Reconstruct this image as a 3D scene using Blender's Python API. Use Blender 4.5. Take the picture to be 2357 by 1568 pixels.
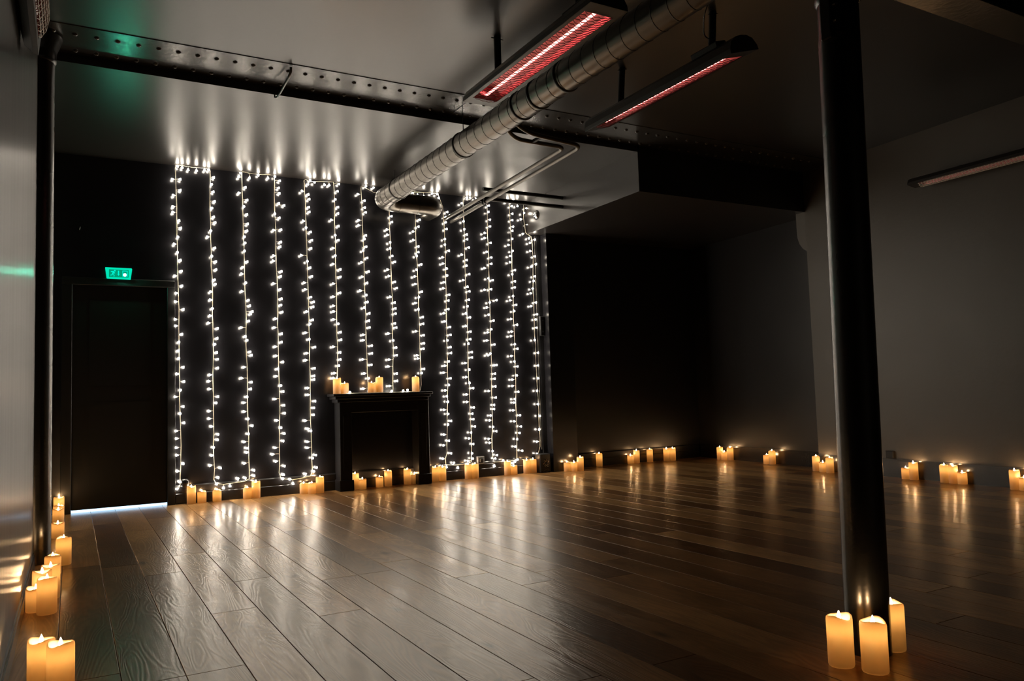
import bpy, bmesh, math, random
from mathutils import Vector, Matrix, noise
for _o in list(bpy.data.objects): bpy.data.objects.remove(_o, do_unlink=True)
random.seed(7)
SC = bpy.context.scene
COL = SC.collection
PI = math.pi

# ---------------------------------------------------------------- camera, world, exposure
YAW, PITCH, ROLL, FPX = 0.514551305, 0.0688397246, -0.031751904, 1796.65
fw = Vector((math.sin(YAW)*math.cos(PITCH), math.cos(YAW)*math.cos(PITCH), math.sin(PITCH)))
rt = Vector((math.cos(YAW), -math.sin(YAW), 0)); up = rt.cross(fw)
rt2 = rt*math.cos(ROLL) + up*math.sin(ROLL); up2 = -rt*math.sin(ROLL) + up*math.cos(ROLL)
cam_d = bpy.data.cameras.new('camera'); cam = bpy.data.objects.new('camera', cam_d); COL.objects.link(cam)
cam_d.sensor_width = 36.0; cam_d.lens = FPX/2357*36; cam_d.clip_start = 0.02
m = Matrix((rt2, up2, -fw)).transposed().to_4x4(); m.translation = Vector((0, 0, 0.95)); cam.matrix_world = m
SC.camera = cam
SC.view_settings.view_transform = 'Standard'; SC.view_settings.look = 'None'
SC.view_settings.exposure = 0.0; SC.view_settings.gamma = 1.0; SC.view_settings.use_curve_mapping = False
w = bpy.data.worlds.new('night'); SC.world = w; w.use_nodes = True
w.node_tree.nodes['Background'].inputs[0].default_value = (0.9, 0.85, 0.8, 1)
w.node_tree.nodes['Background'].inputs[1].default_value = 0.0
SC.cycles.use_light_tree = True
SC.cycles.max_bounces = 6; SC.cycles.diffuse_bounces = 3; SC.cycles.glossy_bounces = 4; SC.cycles.transmission_bounces = 4
SC.cycles.sample_clamp_indirect = 4.0
SC.cycles.use_denoising = True
E_BULB, E_FLAME, P_CANDLE, E_TUBE = 73.0, 260.0, 0.105, 4.2

# ---------------------------------------------------------------- room measures (metres)
XL, YB, YN, ZF, ZN = -0.20, 8.20, -1.6, 3.313, 3.38     # left wall, back wall, wall behind camera, far and near ceiling
XR0, YS, XRF = 5.07, 5.98, 7.60
def wall_x(y): return 7.15+(y-3.7)*.0493 if y < YS else 7.54+(y-6.85)*.07

# ---------------------------------------------------------------- materials
def nt(name):
    m = bpy.data.materials.new(name); m.use_nodes = True
    t = m.node_tree; b = t.nodes['Principled BSDF']
    return m, t, b
def N(t, kind, **kw):
    n = t.nodes.new(kind)
    for k, v in kw.items():
        if k in n.inputs: n.inputs[k].default_value = v
        else: setattr(n, k, v)
    return n
def L(t, a, b): t.links.new(a, b)
def paint(name, col, rough, bump=0.15, scale=60, spec=0.5, var=0.0, metal=0.0, stretch=(1,1,1)):
    m, t, b = nt(name)
    b.inputs['Base Color'].default_value = (*col, 1); b.inputs['Roughness'].default_value = rough
    b.inputs['Specular IOR Level'].default_value = spec; b.inputs['Metallic'].default_value = metal
    tc = N(t, 'ShaderNodeTexCoord'); mp = N(t, 'ShaderNodeMapping'); mp.inputs['Scale'].default_value = stretch
    L(t, tc.outputs['Object'], mp.inputs['Vector'])
    if bump:
        n = N(t, 'ShaderNodeTexNoise', Scale=scale, Detail=3.0); L(t, mp.outputs[0], n.inputs['Vector'])
        bp = N(t, 'ShaderNodeBump', Strength=bump, Distance=0.004); L(t, n.outputs[0], bp.inputs['Height'])
        L(t, bp.outputs[0], b.inputs['Normal'])
    n2 = N(t, 'ShaderNodeTexNoise', Scale=1.7, Detail=4.0); L(t, mp.outputs[0], n2.inputs['Vector'])
    mr = N(t, 'ShaderNodeMapRange'); mr.inputs['To Min'].default_value = max(.02, rough-.05-var); mr.inputs['To Max'].default_value = rough+.05+var
    L(t, n2.outputs[0], mr.inputs['Value']); L(t, mr.outputs[0], b.inputs['Roughness'])
    return m
def emit(name, col, s):
    m = bpy.data.materials.new(name); m.use_nodes = True; t = m.node_tree
    for n in list(t.nodes): t.nodes.remove(n)
    e = N(t, 'ShaderNodeEmission', Color=(*col, 1), Strength=s); o = N(t, 'ShaderNodeOutputMaterial')
    L(t, e.outputs[0], o.inputs[0]); return m
M_WALL = paint('black satin wall paint', (0.0085, 0.0083, 0.0100), 0.25, 0)
M_WALL2 = paint('matt black alcove paint', (0.0100, 0.0090, 0.0090), 0.38, 0)
M_WALLR = paint('charcoal wall paint', (0.060, 0.050, 0.038), 0.42, .2, 30)
M_WALLL = paint('left wall gloss paint', (0.050, 0.050, 0.047), 0.30, 0, 1.0, stretch=(1, 9, .12))
_b = M_WALLL.node_tree.nodes['Principled BSDF']; _b.inputs['Anisotropic'].default_value = .85; _b.inputs['Specular IOR Level'].default_value = 1.0
_t = M_WALLL.node_tree.nodes.new('ShaderNodeCombineXYZ'); _t.inputs[1].default_value = 1.0; M_WALLL.node_tree.links.new(_t.outputs[0], _b.inputs['Tangent'])
M_CEIL = paint('dark ceiling paint', (0.013, 0.0105, 0.0095), 0.325, .05, 25, spec=1.0, var=-.03)
M_BEAM = paint('beam paint', (0.035, 0.033, 0.031), 0.22, .2, 35, spec=.7)
M_MATT = paint('matt black paint', (0.008, 0.008, 0.009), 0.6, .1)
M_IRON = paint('black iron paint', (0.010, 0.010, 0.010), 0.27, .12, 50, spec=.9)
M_BLACK = paint('black satin woodwork', (0.012, 0.012, 0.014), 0.42, .05, spec=.25)
M_DOOR = paint('black door paint', (0.008, 0.008, 0.008), 0.5, .05)
M_TRIM = paint('baseboard satin paint', (0.018, 0.017, 0.018), 0.25, .05)
M_DUCT = paint('brushed duct steel', (0.14, 0.128, 0.112), 0.33, 0, 20, metal=1, stretch=(1, 6, 1))
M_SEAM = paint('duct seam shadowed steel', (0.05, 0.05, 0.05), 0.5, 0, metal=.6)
M_PIPE = paint('grey painted pipe', (0.15, 0.14, 0.125), 0.34, 0, metal=.8)
M_CHROME = paint('chrome', (0.6, 0.6, 0.6), 0.12, 0, metal=1)
M_WIRE = paint('pale clear cable', (0.62, 0.56, 0.42), 0.35, 0)
M_HOUSE = paint('heater housing black', (0.020, 0.018, 0.017), 0.4, .08)
M_REFL = paint('glow-tinted heater reflector', (0.78, 0.27, 0.29), 0.32, .6, 90, metal=1)  # red glow of the heating tube put into the metal colour
M_GRILL = paint('heater grille steel', (0.10, 0.05, 0.05), 0.45, 0, metal=.6)
M_GRILL2 = paint('pale grille steel', (0.90, 0.82, 0.72), 0.35, 0, metal=0.0)
M_WHITEP = paint('grey plastic', (0.20, 0.20, 0.21), 0.3, 0)
M_BULB = emit('fairy bulb', (1.0, 0.885, 0.73), E_BULB)
M_FLAME = emit('candle flame', (1.0, 0.60, 0.28), E_FLAME)
M_TUBE = emit('glowing heater tube', (1.0, 0.30, 0.27), E_TUBE)
M_OFF = paint('unlit heater tube', (0.5, 0.42, 0.4), 0.1, 0)
M_GAP = emit('daylight under door', (0.45, 0.72, 1.0), 3.0)
M_G1 = emit('exit sign rim glow', (0.0, 0.80, 0.48), 1.0)
M_G2 = emit('exit sign panel glow', (0.0, 0.33, 0.17), 1.0)
M_G3 = emit('exit sign symbol glow', (0.0, 0.85, 0.62), 1.1)
M_G4 = emit('exit sign lamp', (0.10, 1.0, 0.62), 560.0)
M_WICK = paint('dark wick', (0.03, 0.02, 0.01), 0.9, 0)  # plain dark brown of a candle wick

def wax_mat():
    m = bpy.data.materials.new('translucent ivory wax'); m.use_nodes = True; t = m.node_tree
    b = t.nodes['Principled BSDF']; o = t.nodes['Material Output']
    b.inputs['Base Color'].default_value = (0.82, 0.66, 0.46, 1); b.inputs['Roughness'].default_value = .55
    tc = N(t, 'ShaderNodeTexCoord'); n = N(t, 'ShaderNodeTexNoise', Scale=38.0, Detail=3.0); L(t, tc.outputs['Object'], n.inputs['Vector'])
    bp = N(t, 'ShaderNodeBump', Strength=.3, Distance=.003); L(t, n.outputs[0], bp.inputs['Height']); L(t, bp.outputs[0], b.inputs['Normal'])
    cr = N(t, 'ShaderNodeMix', data_type='RGBA'); cr.inputs[6].default_value = (1.0, 0.58, 0.19, 1); cr.inputs[7].default_value = (1.0, 0.68, 0.28, 1)
    L(t, n.outputs[0], cr.inputs[0])
    tr = N(t, 'ShaderNodeBsdfTranslucent'); L(t, cr.outputs[2], tr.inputs[0])
    mx = N(t, 'ShaderNodeMixShader'); mx.inputs[0].default_value = .6
    L(t, b.outputs[0], mx.inputs[1]); L(t, tr.outputs[0], mx.inputs[2]); L(t, mx.outputs[0], o.inputs[0])
    return m
M_WAX = wax_mat()

def wood_mat():
    m, t, b = nt('oiled oak plank')
    tc = N(t, 'ShaderNodeTexCoord'); oi = N(t, 'ShaderNodeObjectInfo')
    mul = N(t, 'ShaderNodeMath', operation='MULTIPLY'); mul.inputs[1].default_value = 37.0; L(t, oi.outputs['Random'], mul.inputs[0])
    cmb = N(t, 'ShaderNodeCombineXYZ'); L(t, mul.outputs[0], cmb.inputs[0]); L(t, mul.outputs[0], cmb.inputs[1]); L(t, mul.outputs[0], cmb.inputs[2])
    add = N(t, 'ShaderNodeVectorMath', operation='ADD'); L(t, tc.outputs['Object'], add.inputs[0]); L(t, cmb.outputs[0], add.inputs[1])
    mp = N(t, 'ShaderNodeMapping'); mp.inputs['Scale'].default_value = (5.5, .75, 1); L(t, add.outputs[0], mp.inputs['Vector'])
    big = N(t, 'ShaderNodeTexNoise', Scale=1.0, Detail=2.5, Roughness=.55, Distortion=.6); L(t, mp.outputs[0], big.inputs['Vector'])
    k = N(t, 'ShaderNodeMath', operation='MULTIPLY'); k.inputs[1].default_value = 150.0; L(t, big.outputs[0], k.inputs[0])
    sn = N(t, 'ShaderNodeMath', operation='SINE'); L(t, k.outputs[0], sn.inputs[0])
    mp2 = N(t, 'ShaderNodeMapping'); mp2.inputs['Scale'].default_value = (160, 5, 1); L(t, add.outputs[0], mp2.inputs['Vector'])
    fine = N(t, 'ShaderNodeTexNoise', Scale=1.0, Detail=3.0); L(t, mp2.outputs[0], fine.inputs['Vector'])
    mp3 = N(t, 'ShaderNodeMapping'); mp3.inputs['Scale'].default_value = (5, 1.6, 1); L(t, add.outputs[0], mp3.inputs['Vector'])
    blot = N(t, 'ShaderNodeTexNoise', Scale=1.0, Detail=5.0, Roughness=.6); L(t, mp3.outputs[0], blot.inputs['Vector'])
    # colour: per-plank tone, blotches, rings, knots
    tone = N(t, 'ShaderNodeValToRGB'); L(t, oi.outputs['Random'], tone.inputs[0])
    e = tone.color_ramp.elements; e[0].position = 0; e[0].color = (0.16, 0.074, 0.026, 1); e[1].position = 1; e[1].color = (0.52, 0.30, 0.12, 1)
    x = tone.color_ramp.elements.new(.5); x.color = (0.32, 0.17, 0.065, 1)
    m1 = N(t, 'ShaderNodeMix', data_type='RGBA', blend_type='MULTIPLY'); L(t, tone.outputs[0], m1.inputs[6])
    r1 = N(t, 'ShaderNodeMapRange'); r1.inputs['From Min'].default_value = .3; r1.inputs['From Max'].default_value = .7; r1.inputs['To Min'].default_value = .62; r1.inputs['To Max'].default_value = 1.25
    L(t, blot.outputs[0], r1.inputs[0]); m1.inputs[0].default_value = 1.0; L(t, r1.outputs[0], m1.inputs[7])
    m2 = N(t, 'ShaderNodeMix', data_type='RGBA', blend_type='MULTIPLY'); m2.inputs[0].default_value = 1.0; L(t, m1.outputs[2], m2.inputs[6])
    r2 = N(t, 'ShaderNodeMapRange'); r2.inputs['From Min'].default_value = -1; r2.inputs['To Min'].default_value = .82; r2.inputs['To Max'].default_value = 1.08
    L(t, sn.outputs[0], r2.inputs[0]); L(t, r2.outputs[0], m2.inputs[7])
    vor = N(t, 'ShaderNodeTexVoronoi', Scale=1.0); mp4 = N(t, 'ShaderNodeMapping'); mp4.inputs['Scale'].default_value = (4, 1.7, 1); L(t, add.outputs[0], mp4.inputs['Vector']); L(t, mp4.outputs[0], vor.inputs['Vector'])
    r3 = N(t, 'ShaderNodeMapRange'); r3.inputs['From Min'].default_value = .03; r3.inputs['From Max'].default_value = .13; r3.inputs['To Min'].default_value = .3; L(t, vor.outputs['Distance'], r3.inputs[0])
    m3 = N(t, 'ShaderNodeMix', data_type='RGBA', blend_type='MULTIPLY'); m3.inputs[0].default_value = 1.0; L(t, m2.outputs[2], m3.inputs[6]); L(t, r3.outputs[0], m3.inputs[7])
    L(t, m3.outputs[2], b.inputs['Base Color'])
    # relief
    h = N(t, 'ShaderNodeMath', operation='MULTIPLY_ADD'); L(t, sn.outputs[0], h.inputs[0]); h.inputs[1].default_value = .5
    L(t, fine.outputs[0], h.inputs[2])
    bp = N(t, 'ShaderNodeBump', Strength=.24, Distance=.0010); L(t, h.outputs[0], bp.inputs['Height'])
    L(t, bp.outputs[0], b.inputs['Normal'])
    r4 = N(t, 'ShaderNodeMapRange'); r4.inputs['To Min'].default_value = .28; r4.inputs['To Max'].default_value = .34; L(t, blot.outputs[0], r4.inputs[0]); L(t, r4.outputs[0], b.inputs['Roughness'])
    b.inputs['Specular IOR Level'].default_value = .36
    b.inputs['Specular Tint'].default_value = (1.0, .86, .66, 1)
    b.inputs['Coat Weight'].default_value = .22; b.inputs['Coat Roughness'].default_value = .14; b.inputs['Coat Tint'].default_value = (1, .97, .9, 1)
    L(t, bp.outputs[0], b.inputs['Coat Normal'])
    return m
M_WOOD = wood_mat()

# ---------------------------------------------------------------- mesh helpers
def box(bm, x0, x1, y0, y1, z0, z1, mat=None):
    vs = [bm.verts.new(v) for v in ((x0,y0,z0),(x1,y0,z0),(x1,y1,z0),(x0,y1,z0),(x0,y0,z1),(x1,y0,z1),(x1,y1,z1),(x0,y1,z1))]
    for f in ((0,3,2,1),(4,5,6,7),(0,1,5,4),(1,2,6,5),(2,3,7,6),(3,0,4,7)): bm.faces.new([vs[i] for i in f])
    return vs
def bevbox(bm, x0, x1, y0, y1, z0, z1, b=.004):
    t = bmesh.new(); box(t, x0, x1, y0, y1, z0, z1)
    bmesh.ops.bevel(t, geom=t.edges[:], offset=b, segments=1, affect='EDGES')
    me = bpy.data.meshes.new('t'); t.to_mesh(me); t.free(); bm.from_mesh(me); bpy.data.meshes.remove(me)
def frame_of(d):
    d = d.normalized(); a = Vector((0,0,1)) if abs(d.z) < .9 else Vector((1,0,0))
    u = d.cross(a).normalized(); return u, d.cross(u)
def tube(bm, pts, r, n=8, caps=True):
    pts = [Vector(p) for p in pts]; rs = r if isinstance(r, (list, tuple)) else [r]*len(pts)
    rings = []; u = None
    for i, p in enumerate(pts):
        d = (pts[min(i+1, len(pts)-1)] - pts[max(i-1, 0)])
        if d.length < 1e-7: d = Vector((0,0,1))
        d.normalize()
        if u is None: u, v = frame_of(d)
        else:
            u = (u - d*u.dot(d)); u = u.normalized() if u.length > 1e-6 else frame_of(d)[0]; v = d.cross(u)
        rings.append([bm.verts.new(p + (u*math.cos(2*PI*k/n) + v*math.sin(2*PI*k/n))*rs[i]) for k in range(n)])
    for a, b in zip(rings, rings[1:]):
        for k in range(n):
            f = bm.faces.new((a[k], a[(k+1) % n], b[(k+1) % n], b[k])); f.smooth = True
    if caps:
        for rg in (rings[0][::-1], rings[-1]): bm.faces.new([bm.verts.new(v.co) for v in rg])
def lathe(bm, prof, n=24, wob=None):
    """prof: (r, z) from bottom to top; wob(theta, i) gives extra z"""
    rings = []
    for i, (r, z) in enumerate(prof):
        if r < 1e-6: rings.append([bm.verts.new((0, 0, z))]); continue
        rings.append([bm.verts.new((r*math.cos(2*PI*k/n), r*math.sin(2*PI*k/n), z + (wob(2*PI*k/n, i) if wob else 0))) for k in range(n)])
    for a, b in zip(rings, rings[1:]):
        for k in range(n):
            k2 = (k+1) % n
            if len(a) == 1 and len(b) == 1: continue
            if len(a) == 1: f = bm.faces.new((a[0], b[k2], b[k]))
            elif len(b) == 1: f = bm.faces.new((a[k], a[k2], b[0]))
            else: f = bm.faces.new((a[k], a[k2], b[k2], b[k]))
            f.smooth = True
def prism(bm, poly, y0, y1, smooth=False):
    """polygon in XZ extruded along Y"""
    a = [bm.verts.new((x, y0, z)) for x, z in poly]; b = [bm.verts.new((x, y1, z)) for x, z in poly]
    n = len(poly)
    for k in range(n):
        f = bm.faces.new((a[k], b[k], b[(k+1) % n], a[(k+1) % n])); f.smooth = smooth
    bm.faces.new(a); bm.faces.new(b[::-1])
def mesh(name, bm, mat):
    bmesh.ops.recalc_face_normals(bm, faces=bm.faces[:])
    me = bpy.data.meshes.new(name); bm.to_mesh(me); bm.free()
    me.materials.append(mat); return me
def obj(name, bm, mat, parent=None, loc=(0,0,0), rot=(0,0,0)):
    me = bm if isinstance(bm, bpy.types.Mesh) else mesh(name, bm, mat)
    o = bpy.data.objects.new(name, me); COL.objects.link(o); o.parent = parent; o.location = loc; o.rotation_euler = rot
    return o
def part(name, fn, mat, parent=None, loc=(0,0,0), rot=(0,0,0)):
    bm = bmesh.new(); fn(bm); return obj(name, bm, mat, parent, loc, rot)
def thing(name, label, cat, loc=(0,0,0), group=None, rot=(0,0,0)):
    o = bpy.data.objects.new(name, None); COL.objects.link(o); o.empty_display_size = .05
    o.location = loc; o.rotation_euler = rot; o['label'] = label; o['category'] = cat
    if group: o['group'] = group
    return o
def struct(name, fn, mat):
    o = part(name, fn, mat); o['kind'] = 'structure'; return o

# ---------------------------------------------------------------- measured tables
STR = [
 ([(1195,3301),(1142,3308),(1020,3303),(940,3311),(877,3308),(878,3264),(880,3090),(888,2775),(896,2234),(904,1799),(907,1553),(911,997),(915,825),(920,558),(915,264),(913,165)],
  [(888,3296),(935,3296),(992,3278),(1069,3279),(1145,3296),(853,3162),(911,3166),(913,3058),(860,3000),(857,2889),(856,2831),(900,2752),(917,2682),(892,2587),(867,2517),(894,2434),(911,2361),(921,2255),(873,2206),(926,2110),(883,2035),(878,1951),(938,1879),(875,1780),(880,1716),(925,1635),(905,1554),(897,1468),(899,1400),(936,1314),(891,1250),(941,1174),(911,1092),(874,1029),(935,933),(907,863),(941,775),(880,701),(885,628),(884,541),(886,469),(933,384),(893,316),(908,212),(890,152)]),
 ([(1194,3310),(1196,3288),(1197,2858),(1201,2526),(1214,2027),(1216,1645),(1216,1206),(1217,987),(1219,744),(1218,473),(1224,307),(1215,211),(1237,171),(1309,157),(1432,164),(1515,171),(1545,189)],
  [(1186,3296),(1225,3220),(1212,3145),(1219,3072),(1232,2977),(1208,2901),(1221,2816),(1235,2761),(1202,2674),(1175,2613),(1229,2502),(1203,2419),(1239,2366),(1241,2285),(1225,2181),(1233,2139),(1199,2060),(1198,1980),(1208,1889),(1195,1822),(1179,1749),(1251,1696),(1248,1597),(1230,1533),(1242,1456),(1252,1390),(1252,1302),(1189,1235),(1179,1173),(1186,1097),(1253,1020),(1234,958),(1181,880),(1182,806),(1202,729),(1250,649),(1244,596),(1214,519),(1204,447),(1188,350),(1271,319),(1251,226),(1244,164),(1307,127),(1367,141),(1442,194),(1514,197)]),
 ([(1824,3318),(1692,3303),(1583,3305),(1506,3314),(1506,3296),(1508,2998),(1514,2769),(1520,2434),(1530,2038),(1533,1648),(1537,1424),(1542,1143),(1545,799),(1549,521),(1556,283),(1553,184)],
  [(1494,3296),(1578,3259),(1669,3295),(1764,3280),(1477,3251),(1530,3150),(1478,3087),(1546,3019),(1523,2948),(1544,2872),(1549,2772),(1543,2702),(1526,2635),(1526,2570),(1517,2487),(1543,2383),(1510,2324),(1499,2255),(1533,2161),(1500,2077),(1551,1988),(1564,1932),(1588,1873),(1572,1847),(1552,1776),(1489,1708),(1521,1614),(1537,1577),(1563,1462),(1576,1428),(1513,1308),(1488,1197),(1574,1156),(1566,1087),(1530,1004),(1510,952),(1511,862),(1541,784),(1577,718),(1546,634),(1509,561),(1535,497),(1533,455),(1510,348),(1590,272),(1590,218)]),
 ([(1824,3323),(1828,3309),(1832,2914),(1841,2453),(1848,2049),(1850,1652),(1854,1306),(1858,968),(1859,785),(1851,503),(1851,329),(1844,226),(1867,167),(1983,147),(2095,158),(2165,170)],
  [(1835,3296),(1877,3257),(1865,3179),(1873,3124),(1863,3014),(1920,2999),(1825,2899),(1870,2862),(1820,2727),(1886,2740),(1881,2609),(1875,2559),(1815,2459),(1811,2404),(1884,2300),(1877,2248),(1815,2170),(1870,2111),(1880,2013),(1874,1947),(1887,1875),(1830,1805),(1818,1713),(1879,1650),(1875,1562),(1825,1516),(1829,1421),(1890,1358),(1842,1282),(1830,1212),(1868,1116),(1887,1053),(1816,979),(1895,912),(1901,830),(1832,760),(1866,683),(1895,623),(1882,548),(1814,484),(1787,419),(1819,347),(1891,293),(1883,204),(1876,163),(1949,152),(1983,113),(2114,189)]),
 ([(2456,3308),(2337,3300),(2196,3285),(2155,3304),(2141,3288),(2145,3246),(2150,3059),(2156,2741),(2161,2583),(2162,2365),(2171,1926),(2174,1426),(2176,994),(2175,740),(2179,546),(2181,353),(2189,222),(2165,170)],
  [(2205,3296),(2245,3281),(2354,3267),(2409,3273),(2173,3251),(2118,3169),(2174,3140),(2183,3089),(2179,3003),(2184,2953),(2130,2850),(2148,2781),(2194,2737),(2205,2649),(2198,2564),(2103,2482),(2158,2419),(2184,2355),(2200,2263),(2132,2192),(2139,2120),(2186,2040),(2215,1991),(2209,1938),(2151,1886),(2203,1800),(2179,1751),(2136,1663),(2166,1591),(2222,1512),(2146,1448),(2135,1374),(2214,1289),(2209,1209),(2208,1171),(2151,1084),(2152,1013),(2216,944),(2202,875),(2199,802),(2123,745),(2146,661),(2174,634),(2142,527),(2142,464),(2214,383),(2185,351),(2221,253),(2197,211)]),
 ([(2456,3313),(2459,3294),(2471,3024),(2465,2765),(2470,2381),(2472,1934),(2471,1425),(2467,1138)],
  [(2510,3290),(2492,3207),(2469,3114),(2496,3032),(2495,2964),(2432,2887),(2499,2826),(2461,2719),(2493,2670),(2446,2582),(2464,2501),(2442,2408),(2509,2352),(2509,2271),(2439,2194),(2502,2098),(2439,2055),(2435,1954),(2438,1895),(2439,1809),(2477,1762),(2501,1674),(2506,1591),(2429,1515),(2494,1457),(2494,1380),(2477,1312),(2437,1234),(2427,1181)]),
 ([(3065,3264),(2973,3240),(2912,3239),(2842,3271),(2773,3298),(2767,3268),(2774,2920),(2783,2692),(2785,2331),(2791,1943),(2796,1491),(2798,1264),(2803,1169),(2813,1055)],
  [(2817,3296),(2908,3286),(2733,3199),(2793,3132),(2795,3053),(2805,3001),(2738,2910),(2737,2854),(2805,2747),(2790,2704),(2804,2619),(2779,2572),(2815,2496),(2759,2443),(2828,2346),(2762,2284),(2809,2218),(2740,2130),(2796,2084),(2808,2009),(2780,1944),(2826,1883),(2819,1802),(2826,1728),(2765,1647),(2762,1589),(2845,1529),(2846,1445),(2752,1379),(2836,1320),(2769,1227),(2807,1168),(2756,1063),(2840,1090),(2829,1036)]),
 ([(3070,3270),(3080,3256),(3091,3049),(3095,2746),(3098,2415),(3104,1883),(3100,1423),(3092,1034)],
  [(3105,2984),(3114,2921),(3062,2830),(3066,2771),(3088,2685),(3087,2618),(3106,2531),(3137,2471),(3057,2377),(3070,2306),(3132,2245),(3154,2176),(3082,2074),(3122,2012),(3130,1945),(3128,1887),(3120,1778),(3134,1731),(3055,1665),(3097,1588),(3129,1510),(3133,1424),(3053,1375),(3047,1300),(3128,1220),(3133,1139),(3053,1084)]),
 ([(3682,3302),(3594,3303),(3459,3299),(3395,3293),(3394,3252),(3403,3022),(3406,2701),(3414,2362),(3420,1960),(3420,1555),(3428,1290),(3426,1089),(3412,1026)],
  [(3371,3279),(3436,3265),(3512,3256),(3448,2975),(3429,2892),(3370,2829),(3374,2733),(3424,2664),(3404,2552),(3419,2596),(3455,2460),(3400,2391),(3380,2316),(3386,2231),(3453,2146),(3417,2077),(3385,2014),(3412,1943),(3458,1856),(3458,1779),(3379,1693),(3464,1650),(3463,1558),(3456,1497),(3390,1421),(3396,1386),(3457,1268),(3427,1220),(3612,3296)]),
 ([(3687,3307),(3703,3273),(3748,3154),(3764,2884),(3766,2572),(3764,2298),(3759,1747),(3757,1272),(3743,800),(3735,580),(3722,416),(3724,313),(3703,241),(3708,177),(3804,165),(3933,165),(4012,180)],
  [(3679,3296),(3699,3249),(3796,3094),(3772,3029),(3774,2968),(3778,2891),(3759,2772),(3755,2705),(3801,2637),(3732,2557),(3736,2484),(3775,2425),(3775,2341),(3743,2267),(3731,2195),(3794,2124),(3778,2054),(3775,1954),(3729,1905),(3740,1812),(3793,1748),(3795,1657),(3759,1591),(3794,1515),(3794,1447),(3769,1346),(3728,1301),(3710,1222),(3781,1155),(3764,1079),(3723,1019),(3735,947),(3741,888),(3702,798),(3741,750),(3777,669),(3739,626),(3697,517),(3741,446),(3683,398),(3764,303),(3674,247),(3711,155),(3802,185),(3855,136)]),
 ([(4156,3317),(4102,3270),(4023,3304),(4015,3236),(4018,2940),(4018,2588),(4019,2237),(4029,1823),(4023,1269),(4029,925),(4036,598),(4035,395),(4029,189)],
  [(4060,3296),(4105,3293),(4180,3296),(3996,3214),(4005,3001),(4016,2902),(4043,2848),(4043,2788),(4062,2693),(3977,2601),(4032,2542),(4029,2472),(4057,2375),(3988,2302),(4033,2225),(4053,2172),(4046,2073),(4025,1995),(4012,1910),(4055,1866),(4010,1763),(4056,1698),(4047,1608),(4022,1555),(4062,1456),(4063,1394),(3987,1330),(4026,1254),(3995,1166),(4028,1096),(4066,1036),(3993,965),(3994,879),(4070,812),(4047,741),(4060,676),(4075,592),(4028,524),(4006,458),(4049,391),(4033,282),(4038,221),(3988,200)]),
 ([(4327,3281),(4331,3250),(4331,2964),(4331,2606),(4330,2250),(4330,1896),(4329,1404),(4324,1057),(4321,656),(4309,448),(4307,276),(4305,221),(4327,163),(4428,161),(4546,163),(4624,173)],
  [(4344,3218),(4341,3142),(4354,3049),(4355,2968),(4289,2882),(4291,2823),(4355,2767),(4315,2658),(4359,2592),(4354,2513),(4279,2460),(4317,2336),(4373,2319),(4342,2208),(4266,2197),(4413,2079),(4323,2050),(4295,1989),(4310,1900),(4365,1833),(4333,1724),(4293,1691),(4282,1595),(4367,1547),(4316,1439),(4288,1419),(4359,1300),(4385,1303),(4363,1201),(4356,1141),(4364,1050),(4280,998),(4359,918),(4339,832),(4333,785),(4303,709),(4282,654),(4324,573),(4358,522),(4261,439),(4273,392),(4303,291),(4354,243),(4332,203),(4326,124),(4443,173)]),
 ([(4837,3287),(4720,3281),(4635,3289),(4640,3257),(4645,3061),(4656,2698),(4652,2263),(4652,1761),(4653,1335),(4649,908),(4646,605),(4642,395),(4638,177)],
  [(4619,3296),(4692,3296),(4666,3244),(4750,3259),(4667,3149),(4664,3069),(4672,2989),(4659,2936),(4658,2839),(4611,2759),(4661,2686),(4629,2624),(4624,2548),(4683,2456),(4644,2400),(4675,2318),(4671,2244),(4642,2133),(4612,2083),(4684,2032),(4660,1951),(4616,1857),(4685,1788),(4620,1704),(4604,1649),(4649,1550),(4680,1498),(4603,1409),(4638,1342),(4675,1284),(4660,1173),(4609,1126),(4604,1050),(4675,978),(4628,891),(4626,851),(4608,758),(4686,696),(4616,627),(4690,563),(4670,486),(4640,413),(4623,326),(4696,274),(4638,168),(4576,136),(4614,156)]),
 ([(4843,3282),(4837,3113),(4861,2931),(4940,2887),(4953,2790),(4947,2423),(4940,1911),(4945,1403),(4952,1115),(4959,829),(4963,628),(4967,412),(4963,307),(4935,230)],
  [(4876,3238),(4838,3170),(4800,3093),(4884,3032),(4822,2913),(4904,2869),(4979,2852),(4919,2807),(4920,2705),(4970,2641),(4979,2543),(4923,2509),(4959,2392),(4943,2334),(4931,2238),(4906,2179),(4965,2068),(4908,2022),(4974,1922),(4956,1854),(4957,1756),(4930,1604),(4966,1448),(4961,1291),(4957,1132),(4940,983),(4945,821),(4962,678),(4952,515),(4927,369),(4913,225)]),
]
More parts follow.
